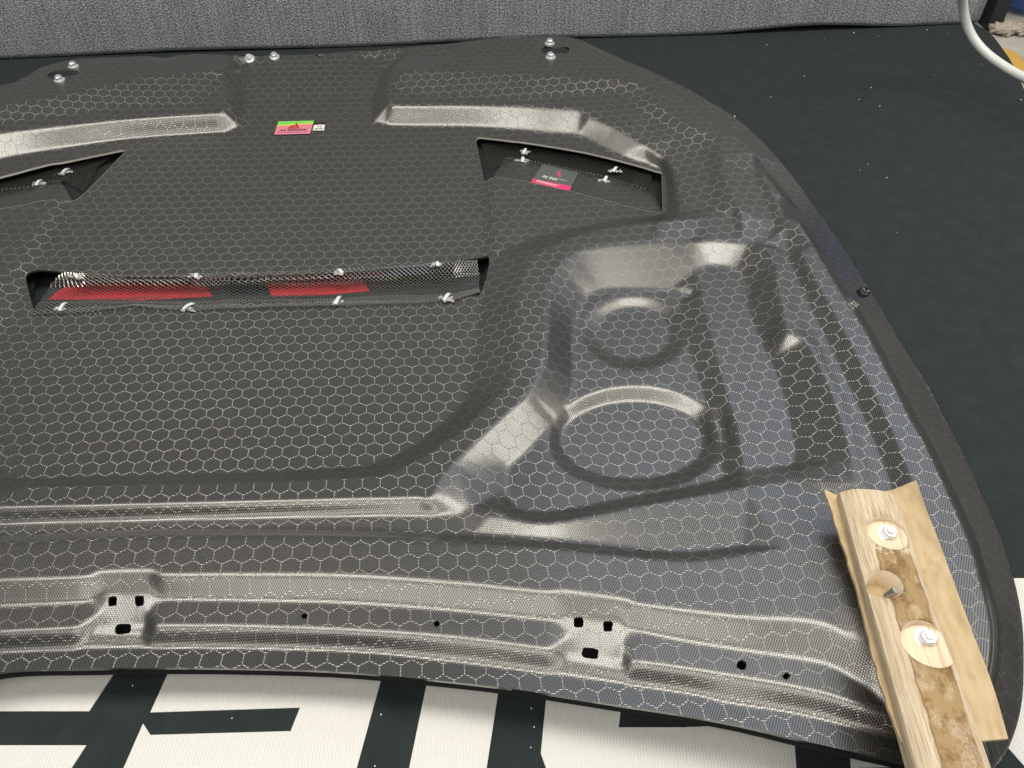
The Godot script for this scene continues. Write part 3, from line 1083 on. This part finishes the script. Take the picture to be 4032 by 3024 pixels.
	hole("small", [57,279, 58,280, 60,280, 67,279, 69,278, 70,277, 69,272, 68,271, 66,271, 59,272, 57,273, 56,275])
	hole("small", [-172,309, -172,308, -172,307, -173,307, -174,307, -175,307, -176,308, -177,309, -177,310, -176,311, -175,312, -174,312, -173,311, -172,310])
	hole("small", [-60,301, -60,300, -61,299, -62,298, -63,298, -64,299, -65,300, -65,301, -65,302, -64,303, -63,304, -62,304, -61,303, -60,302])
	hole("small", [184,261, 183,259, 182,257, 180,257, 178,257, 177,258, 176,259, 176,261, 177,263, 178,264, 180,265, 182,265, 183,264, 184,263])
	hole("small", [215,251, 214,250, 213,249, 212,248, 211,248, 210,249, 209,250, 209,251, 210,252, 211,253, 212,254, 214,254, 214,253, 215,252])
	fill_heights()
	smooth_heights(1, 0)
	smooth_heights(1, int((0.60 - GD) / STEP))
	dent(-0.60, 1.33, 0.022, 0.022, 0.006)
	dent(-0.13, 1.33, 0.035, 0.02, 0.006)
	dent(-0.245, 1.345, 0.02, 0.02, 0.004)
	hgt.resize(NX * ND)
	for j in ND:
		for i in NX:
			hgt[j * NX + i] = base_off[j * NX + i] + skin(GX + i * STEP, GD + j * STEP)
	var cuts := []
	for h in holes:
		cuts.append(h.poly)
	sheet("inner_panel", rim, cuts, STEP, lift_inner, slope_normal, M.carbon, bonnet)
	sheet("outer_skin", rim, [v2s([-620,765, -631,812, -604,822, -499,821, -376,823, -216,830, -35,847, -37,814, -42,780, -207,768, -326,765, -479,760])], 0.02, lift_skin, up_normal, M.shaded_raw_carbon, bonnet)
	var st := new_st()
	rim_strip(st, rim, 0.0035, 0.01)
	from_st("rim_edge", st, M.carbon, bonnet)
	for h in holes:
		st = new_st()
		rim_strip(st, h.poly, 0.003, 0.008)
		from_st("vent_edge" if h.kind == "vent" else "slot_edge" if h.kind == "slot" else "hole_edge", st, M.cut_edge if h.kind == "vent" else M.carbon, bonnet)
	grille("slot_grille", [[-583,32,798, -551,32,795, -483,31,795, -412,30,797, -365,29,802, -294,29,805, -224,30,808, -174,30,812, -123,31,817, -77,32,820, -46,32,824], [-592,26,789, -551,25,788, -484,24,789, -412,23,790, -364,23,791, -293,23,793, -223,23,796, -173,23,800, -122,24,803, -76,25,806, -44,26,808], [-598,21,780, -551,20,785, -485,19,786, -413,18,788, -365,18,790, -294,18,793, -223,18,796, -173,18,798, -123,19,801, -77,20,804, -42,21,805], [-597,21,763, -544,20,764, -478,19,765, -407,18,768, -361,17,770, -290,17,773, -220,18,775, -171,18,777, -121,19,779, -75,19,782, -43,20,786], [-593,27,742, -533,26,744, -469,25,746, -399,24,747, -353,24,749, -284,24,751, -216,24,753, -168,25,756, -118,25,758, -74,26,761, -42,27,770], [-587,33,713, -522,32,720, -472,31,732, -403,30,725, -347,30,729, -279,30,732, -212,30,734, -164,31,736, -116,31,737, -73,32,742, -40,33,758]], 0.0064, 0.0010, M.wire, bonnet, 1, 0.42)
	grille("vent_grille", [[-48,37,1122, -4,37,1118, 46,37,1103, 96,37,1085, 145,37,1064, 185,37,1042, 209,37,1026], [-45,30,1106, -4,31,1110, 46,31,1094, 96,30,1074, 144,30,1049, 184,30,1029, 208,30,1018], [-34,25,1052, -7,29,1093, 46,29,1080, 95,29,1057, 143,28,1031, 183,29,1013, 202,29,1000]], 0.0056, 0.0009, M.dark_wire, bonnet, 2)
	grille("vent_grille", [[-826,34,975, -783,34,997, -740,34,1024, -695,34,1051, -654,35,1073, -617,36,1091], [-824,29,967, -781,29,990, -738,29,1015, -698,29,1035, -668,29,1048, -636,30,1066], [-817,30,954, -774,30,976, -731,30,1001, -697,30,1017, -671,29,1022, -635,27,998]], 0.0056, 0.0009, M.dark_wire, bonnet, 3)
	loft("vent_scoop", [[-19,29,1066, -9,30,1086, -1,31,1088, 43,31,1075, 90,31,1055, 136,30,1034, 183,30,1008, 204,30,991, 213,29,972], [-25,33,1039, -11,34,1051, 3,35,1048, 42,35,1037, 88,34,1014, 132,34,993, 178,35,969, 199,35,954, 212,35,945], [-29,37,1010, -14,37,1010, 3,37,1005, 41,38,993, 85,38,973, 128,38,952, 173,38,929, 194,38,919, 210,39,919]], 0.002, M.carbon, bonnet)
	loft("vent_scoop", [[-820,31,960, -778,31,985, -756,30,996, -718,30,1007, -692,30,1021, -680,30,1024], [-806,34,937, -765,34,962, -743,33,970, -706,33,983, -679,33,994, -659,32,997], [-788,38,905, -744,37,920, -723,36,930, -686,36,940, -660,36,950, -630,35,956]], 0.002, M.carbon, bonnet)
	for l in [[-19,29,1065, -9,31,1085, -1,31,1088, 43,31,1074, 90,31,1054, 136,31,1033, 182,31,1007, 198,31,996], [-819,31,959, -778,31,984, -756,31,995, -717,30,1006, -691,30,1020, -680,30,1023]]:
		var p := v3s(l)
		st = new_st()
		for i in p.size() - 1:
			var n := maxi(2, int(p[i].distance_to(p[i + 1]) / 0.0052))
			for q in n:
				var c := p[i].lerp(p[i + 1], (q + 0.5) / n) + Vector3(0, 0.0008, 0)
				strip_bar(st, c, c + (p[i + 1] - p[i]).normalized() * 0.0022, 0.0012)
		from_st("folded_grille_edge", st, M.wire, bonnet)
	# clips with their glue
	var k := 0
	for group in [v3s([-561,32,789, -408,30,792, -224,30,801, -98,32,814, -554,32,728, -401,29,732, -218,29,744, -82,31,748]), v3s([20,35,1100, 16,32,1079, 156,35,1045, 140,32,1023]), v3s([-678,32,1045, -706,31,1014])]:
		for p in group:
			clip(bonnet, p, k, k < 8)
			k += 1
	# flange bolts
	for q in v2s([65,1346, 65,1298, -730,1271, -736,1226, -457,1339, -414,1343]):
		flange_bolt(bonnet, q)
	var rn := v2s([-338,1356])[0]
	var rt := upright(Vector3(rn.x, height(rn.x, rn.y), -rn.y), slope_normal(rn.x, rn.y))
	st = new_st()
	prism(st, rt, 0.0095, 0.0085, -0.001, 0.0012, 20, false)
	prism(st, rt, 0.0055, 0.0085, 0.0006, 0.0012, 20, false)
	from_st("insert_nut", st, M.carbon, bonnet)
	stickers(bonnet)
	# plug in the side edge
	var pl := v3s([390,77,682, 418,64,715])
	st = new_st()
	var pt := Transform3D(Basis(Vector3.UP, 0.5) * Basis(Vector3.FORWARD, 0.35), pl[0] + Vector3(0, 0.001, 0))
	for k2 in 3:
		prism(st, pt * Transform3D(Basis().scaled(Vector3(0.5 - 0.1 * k2, 1, 1)), Vector3(0.002 * k2, 0.0013 * k2, 0)), 0.012 - 0.002 * k2, 0.0112 - 0.002 * k2, -0.003, 0.001, 22)
	var pb := from_st("edge_plug", st, M.dull_steel, bonnet)
	st = new_st()
	ball(st, pl[1] + Vector3(0, 0.003, 0), Vector3(0.008, 0.006, 0.007), 3, 0.25, 14)
	from_st("plug_button", st, M.black_plastic, bonnet, true)
	pb.set_meta("label", "small shiny metal plug set in the side edge")

func clip(parent: Node, p: Vector3, k: int, outside: bool) -> void:
	rng.seed = 100 + k
	var y := p.y
	var at := Vector3(p.x, y + 0.0015, p.z)
	var st := new_st()
	var turn := Basis(Vector3.UP, rng.randf_range(-0.5, 0.2) - (0.25 if k >= 4 and k < 8 else 0.0))
	var top_row := outside and k < 4
	var path := PackedVector3Array()
	for i in 7:
		var a := i / 6.0
		path.append(Vector3((a - 0.5) * 0.006 if top_row else 0.001 * sin(a * 3.0), 0.0025 * sin(a * PI), (a - 0.5) * (0.006 if top_row else 0.015)))
	for i in 6:
		var mid := (path[i] + path[i + 1]) * 0.5
		var dir := (path[i + 1] - path[i])
		box(st, Transform3D(turn, at) * Transform3D(Basis.looking_at(dir.normalized(), Vector3.UP), mid), Vector3(0.0021, 0.0006, dir.length() * 0.54))
	from_st("clip_tab", st, M.white_plastic, parent)
	st = new_st()
	for i in 9:
		var an := rng.randf() * TAU
		var r := rng.randf_range(0.001, 0.0085)
		ball(st, at + Vector3(cos(an) * r * 1.2, -0.0012, sin(an) * r * 0.7 + (0.003 if not top_row else 0.0)), Vector3(rng.randf_range(0.0015, 0.004), 0.0016, rng.randf_range(0.0012, 0.003)), k * 20 + i, 0.8, 8)
	from_st("glue_blob", st, M.glue, parent)

func flange_bolt(parent: Node, q: Vector2) -> void:
	var t := upright(Vector3(q.x, height(q.x, q.y), -q.y), slope_normal(q.x, q.y))
	var st := new_st()
	prism(st, t, 0.0088, 0.0086, -0.001, 0.0016, 24)
	prism(st, t, 0.0086, 0.0064, 0.0016, 0.0026, 24)
	prism(st, t, 0.0058, 0.0058, 0.0026, 0.0066, 6)
	prism(st, t, 0.0058, 0.0048, 0.0066, 0.0074, 6)
	prism(st, t, 0.0034, 0.0030, 0.0074, 0.0088, 14)
	from_st("flange_bolt", st, M.zinc, parent)

func flat_patch(called: String, q: PackedVector3Array, u0: float, v0: float, u1: float, v1: float, up: float, m: Material, parent: Node) -> MeshInstance3D:
	# a rectangle in the sheet's own coordinates, corners far-left, far-right, near-right, near-left
	var st := new_st()
	var n := ((q[1] - q[0]).cross(q[3] - q[0])).normalized()
	if n.y < 0:
		n = -n
	var c := []
	for w in [Vector2(u0, v0), Vector2(u1, v0), Vector2(u1, v1), Vector2(u0, v1)]:
		c.append(q[0].lerp(q[1], w.x).lerp(q[3].lerp(q[2], w.x), w.y) + n * up)
	var uv := [Vector2(0, 0), Vector2(1, 0), Vector2(1, 1), Vector2(0, 1)]
	for i in [0, 1, 2, 0, 2, 3]:
		st.set_uv(uv[i])
		st.add_vertex(c[i])
	for i in 4:
		var a: Vector3 = c[i]
		var b: Vector3 = c[(i + 1) % 4]
		quad(st, a, a - n * 0.0003, b - n * 0.0003, b)
	return from_st(called, st, m, parent)

func poly_patch(called: String, q: PackedVector3Array, shapes: Array, up: float, m: Material, parent: Node) -> void:
	var st := new_st()
	var n := ((q[1] - q[0]).cross(q[3] - q[0])).normalized()
	if n.y < 0:
		n = -n
	for s in shapes:
		var poly := PackedVector2Array()
		for i in range(0, s.size(), 2):
			poly.append(Vector2(s[i], s[i + 1]))
		var tri := Geometry2D.triangulate_polygon(poly)
		for i in tri:
			var w := poly[i]
			st.set_uv(w)
			st.add_vertex(q[0].lerp(q[1], w.x).lerp(q[3].lerp(q[2], w.x), w.y) + n * up)
	from_st(called, st, m, parent)

func words(called: String, text: String, q: PackedVector3Array, u: float, v: float, high: float, wide: float, up: float, m: Material, parent: Node, lean := 0.0) -> void:
	var tm := TextMesh.new()
	var f := SystemFont.new()
	f.font_names = PackedStringArray(["Droid Sans"])
	f.font_weight = 700
	tm.font = f
	tm.text = text
	tm.font_size = 32
	tm.pixel_size = 0.01
	tm.depth = 0.0
	var x := (q[1] - q[0]) 
	var y := (q[0] - q[3])
	var n := x.cross(y).normalized()
	var size := tm.get_aabb().size
	var o := MeshInstance3D.new()
	o.name = called
	o.mesh = tm
	o.material_override = m
	o.transform = Transform3D(Basis(x * wide / size.x, y * high / size.y + x * lean * high / size.y, n), q[0].lerp(q[1], u).lerp(q[3].lerp(q[2], u), v) + n * up)
	parent.add_child(o, true)

func logo(q: PackedVector3Array, u: float, v: float, w: float, h: float, up: float, m: Material, parent: Node) -> void:
	var shapes := []
	for s in [[0.52, 0.0, 0.66, 0.0, 1.0, 1.0, 0.78, 1.0], [0.0, 1.0, 0.36, 0.42, 0.58, 0.42, 0.63, 0.56, 0.44, 0.58, 0.30, 0.82, 0.70, 0.82, 0.74, 1.0], [0.40, 0.66, 0.64, 0.62, 0.68, 0.74, 0.42, 0.76]]:
		var r := []
		for i in range(0, s.size(), 2):
			r.append(u + s[i] * w)
			r.append(v + s[i + 1] * h)
		shapes.append(r)
	poly_patch("logo", q, shapes, up, m, parent)

func stickers(bonnet: Node3D) -> void:
	# first: hologram
	var q := v3s([-376,52,1165, -319,52,1168, -320,48,1132, -376,48,1129])
	for i in 4:
		q[i].y = height(q[i].x, -q[i].z) + 0.0006
	var s := flat_patch("sticker", q, -0.01, -0.04, 1.01, 1.04, 0.0, M.sticker_black, bonnet)
	s.set_meta("label", "green and pink holographic sticker with black lettering")
	flat_patch("sticker_face", q, 0, 0, 1, 1, 0.0004, M.hologram, s)
	logo(q, 0.30, 0.16, 0.36, 0.42, 0.0008, M.sticker_red, s)
	words("lettering", "AE DESIGN", q, 0.5, 0.70, 0.14, 0.72, 0.0008, M.sticker_black, s, 0.2)
	flat_patch("fine_print", q, 0.06, 0.86, 0.94, 0.885, 0.0007, M.sticker_red, s)
	# second: small white
	q = v3s([-317,51,1162, -300,51,1164, -299,49,1140, -317,49,1140])
	for i in 4:
		q[i].y = height(q[i].x, -q[i].z) + 0.0006
	s = flat_patch("sticker", q, 0, 0, 1, 1, 0.0, M.sticker_black, bonnet)
	s.set_meta("label", "small black and white sticker beside the holographic one")
	flat_patch("sticker_face", q, 0.0, 0.30, 1.0, 0.97, 0.0004, M.sticker_white, s)
	logo(q, 0.36, 0.03, 0.26, 0.24, 0.0006, M.sticker_red, s)
	flat_patch("fine_print", q, 0.34, 0.46, 0.48, 0.60, 0.0007, M.sticker_ink, s)
	flat_patch("fine_print", q, 0.58, 0.46, 0.72, 0.60, 0.0007, M.sticker_ink, s)
	flat_patch("fine_print", q, 0.14, 0.72, 0.47, 0.86, 0.0007, M.sticker_ink, s)
	flat_patch("fine_print", q, 0.53, 0.72, 0.86, 0.86, 0.0007, M.sticker_ink, s)
	# third: inside the vent
	q = v3s([47,32,1066, 101,31,1043, 84,38,981, 27,37,1003])
	s = flat_patch("sticker", q, 0, 0, 1, 1, 0.0010, M.sticker_grey, bonnet)
	s.set_meta("label", "dark grey and pink sticker inside the vent beside the white clips")
	flat_patch("sticker_band", q, 0.0, 0.78, 1.0, 1.0, 0.0014, M.sticker_pink, s)
	logo(q, 0.34, 0.16, 0.30, 0.32, 0.0014, M.sticker_pink, s)
	words("lettering", "AE DESIGN", q, 0.50, 0.60, 0.11, 0.64, 0.0016, M.sticker_white, s, 0.15)
	words("lettering", "CERTIFICATION OF AUTHENTICITY", q, 0.5, 0.89, 0.09, 0.80, 0.0018, M.sticker_white, s)

func brace() -> void:
	var card := loft("cardboard_strip", [[273,101,402, 273,101,377, 272,102,342, 271,103,314, 266,106,270, 261,110,224, 260,114,185], [288,99,395, 288,99,368, 285,100,336, 282,101,311, 277,104,266, 271,108,223, 269,112,186], [332,101,401, 332,100,375, 329,101,340, 326,102,315, 320,105,270, 315,109,226, 311,113,186], [347,117,400, 347,113,369, 346,112,335, 344,112,310, 340,114,266, 335,118,221, 328,121,185]], 0.003, M.card, self, 6, 0.0006)
	tag(card, "torn strip of brown cardboard lying under the wooden bar", "cardboard")
	var lf: Vector3 = Vector3(0.2826, 0.1020, -0.3924)
	var rf: Vector3 = Vector3(0.3291, 0.1020, -0.3890)
	var ln_: Vector3 = Vector3(0.2611, 0.1160, -0.1896)
	var rn: Vector3 = Vector3(0.3103, 0.1160, -0.1872)
	var far := (lf + rf) * 0.5
	var near := (ln_ + rn) * 0.5
	var axis := (near - far).normalized()
	var side := (rf - lf)
	side = (side - axis * side.dot(axis)).normalized()
	var up := axis.cross(side).normalized()
	if up.y < 0:
		up = -up
	var length := near.distance_to(far) + 0.16
	var wide := 0.049
	var bar := thing("wooden_bar", "worn wooden bar with carved notches resting on cardboard over the bonnet corner", "wooden bar", far)
	bar.basis = Basis(side, up, side.cross(up))
	if bar.basis.z.dot(axis) < 0:
		bar.basis = Basis(side, up, -side.cross(up))
	var top := [Vector2(-0.5, -0.30), Vector2(-0.5, 0.12), Vector2(-0.485, 0.20), Vector2(-0.40, 0.31), Vector2(-0.28, 0.395), Vector2(-0.14, 0.43), Vector2(0.0, 0.44), Vector2(0.14, 0.43), Vector2(0.28, 0.395), Vector2(0.40, 0.31), Vector2(0.485, 0.20), Vector2(0.5, 0.12), Vector2(0.5, -0.30)]
	var st := new_st()
	var rows := 24
	var lap := PackedFloat32Array([0.0])
	for k in range(1, top.size()):
		lap.append(lap[k - 1] + Vector2(top[k].x * wide, top[k].y * 0.03).distance_to(Vector2(top[k - 1].x * wide, top[k - 1].y * 0.03)))
	for i in rows:
		for k in top.size():
			var k2 := (k + 1) % top.size()
			var c := []
			for w in [[i, k], [i, k2], [i + 1, k2], [i + 1, k]]:
				var p: Vector2 = top[w[1]]
				c.append([Vector3(p.x * wide, p.y * 0.030, length * w[0] / rows), Vector2(lap[w[1]] / lap[top.size() - 1], float(w[0]) / rows)])
			for t in [0, 1, 2, 0, 2, 3]:
				st.set_smooth_group(1 if k > 1 and k < 10 else -1)
				st.set_uv(c[t][1])
				st.add_vertex(c[t][0])
	for e in 2:
		for k in range(1, top.size() - 1):
			for t in ([0, k + 1, k] if e == 0 else [0, k, k + 1]):
				st.set_smooth_group(-1)
				st.set_uv(Vector2(0.1 + 0.1 * top[t].x, 0.02 + 0.02 * top[t].y))
				st.add_vertex(Vector3(top[t].x * wide, top[t].y * 0.030, length * e))
	st.generate_normals()
	var base := CSGMesh3D.new()
	base.mesh = st.commit()
	base.material = M.bar_wood
	base.name = "timber"
	bar.add_child(base, true)
	var inv := bar.transform.affine_inverse()
	var spots := [Vector2(0.3029, 0.3459), Vector2(0.2855, 0.2985), Vector2(0.2963, 0.2482)]
	for k in 3:
		var p := inv * Vector3(spots[k].x, 0.118, -spots[k].y)
		var c := CSGCylinder3D.new()
		c.operation = CSGShape3D.OPERATION_SUBTRACTION
		c.sides = 28
		c.material = M.fresh_wood
		c.radius = [0.0165, 0.0125, 0.0185][k]
		c.height = 0.04
		c.position = Vector3(p.x, 0.0, p.z)
		if k == 1:
			c.position.y = 0.012
		else:
			# a slanting gouge: floor dips towards the far wall
			c.rotation_degrees = Vector3(3, 0, 6)
			c.position.y = 0.0262
		base.add_child(c, true)
	var nuts := [Vector2(0.3080, 0.3498), Vector2(0.2886, 0.2950), Vector2(0.3018, 0.2559)]
	for k in 3:
		var p := inv * Vector3(nuts[k].x, 0.118, -nuts[k].y)
		st = new_st()
		var tilt := Basis(Vector3.RIGHT, 0.12) if k != 1 else Basis(Vector3.RIGHT, 0.1) * Basis(Vector3.FORWARD, 0.22)
		var t := Transform3D(tilt, Vector3(p.x, 0.0055 if k != 1 else 0.0, p.z))
		if k != 1:
			prism(st, t, 0.0088, 0.0088, -0.002, 0.0012, 24)
			prism(st, t, 0.0062, 0.0062, 0.0012, 0.0052, 6)
			prism(st, t, 0.0062, 0.0054, 0.0052, 0.0060, 6)
			prism(st, t, 0.0032, 0.0028, 0.0060, 0.0085, 14)
		else:
			for i in 9:
				prism(st, t, 0.0025, 0.0030, i * 0.0014, i * 0.0014 + 0.0007, 14)
				prism(st, t, 0.0030, 0.0025, i * 0.0014 + 0.0007, i * 0.0014 + 0.0014, 14)
		from_st("bolt_nut" if k != 1 else "threaded_stud", st, M.zinc if k != 1 else M.dull_steel, bar)

func crumbs() -> void:
	var st := new_st()
	var k := 0
	for p in v2s([805,1442, 659,1317, 574,1117, 667,1389, 630,1342, 644,1613, 518,1582, 472,1352, 391,1278, 590,1076, 915,1491, 871,1658, 908,1639, 555,928, 923,1341, 759,1626, 713,1643, 556,1439, 555,1099]):
		var r := 0.0006 + 0.0009 * fposmod(k * 0.618, 1.0)
		ball(st, Vector3(p.x, 0.0035, -p.y), Vector3(r, r * 0.7, r), 300 + k, 0.5, 6)
		k += 1
	for p in v2s([16,250, -108,245, 18,235, 15,219, -108,205, -321,269, -230,242]):
		ball(st, Vector3(p.x, 0.0042, -p.y), Vector3(0.0007, 0.0005, 0.0008), 300 + k, 0.5, 6)
		k += 1
	var o := from_st("paper_crumbs", st, M.sticker_white, self)
	o.set_meta("kind", "stuff")
	tag(o, "tiny white crumbs scattered over the black carpet", "crumbs")
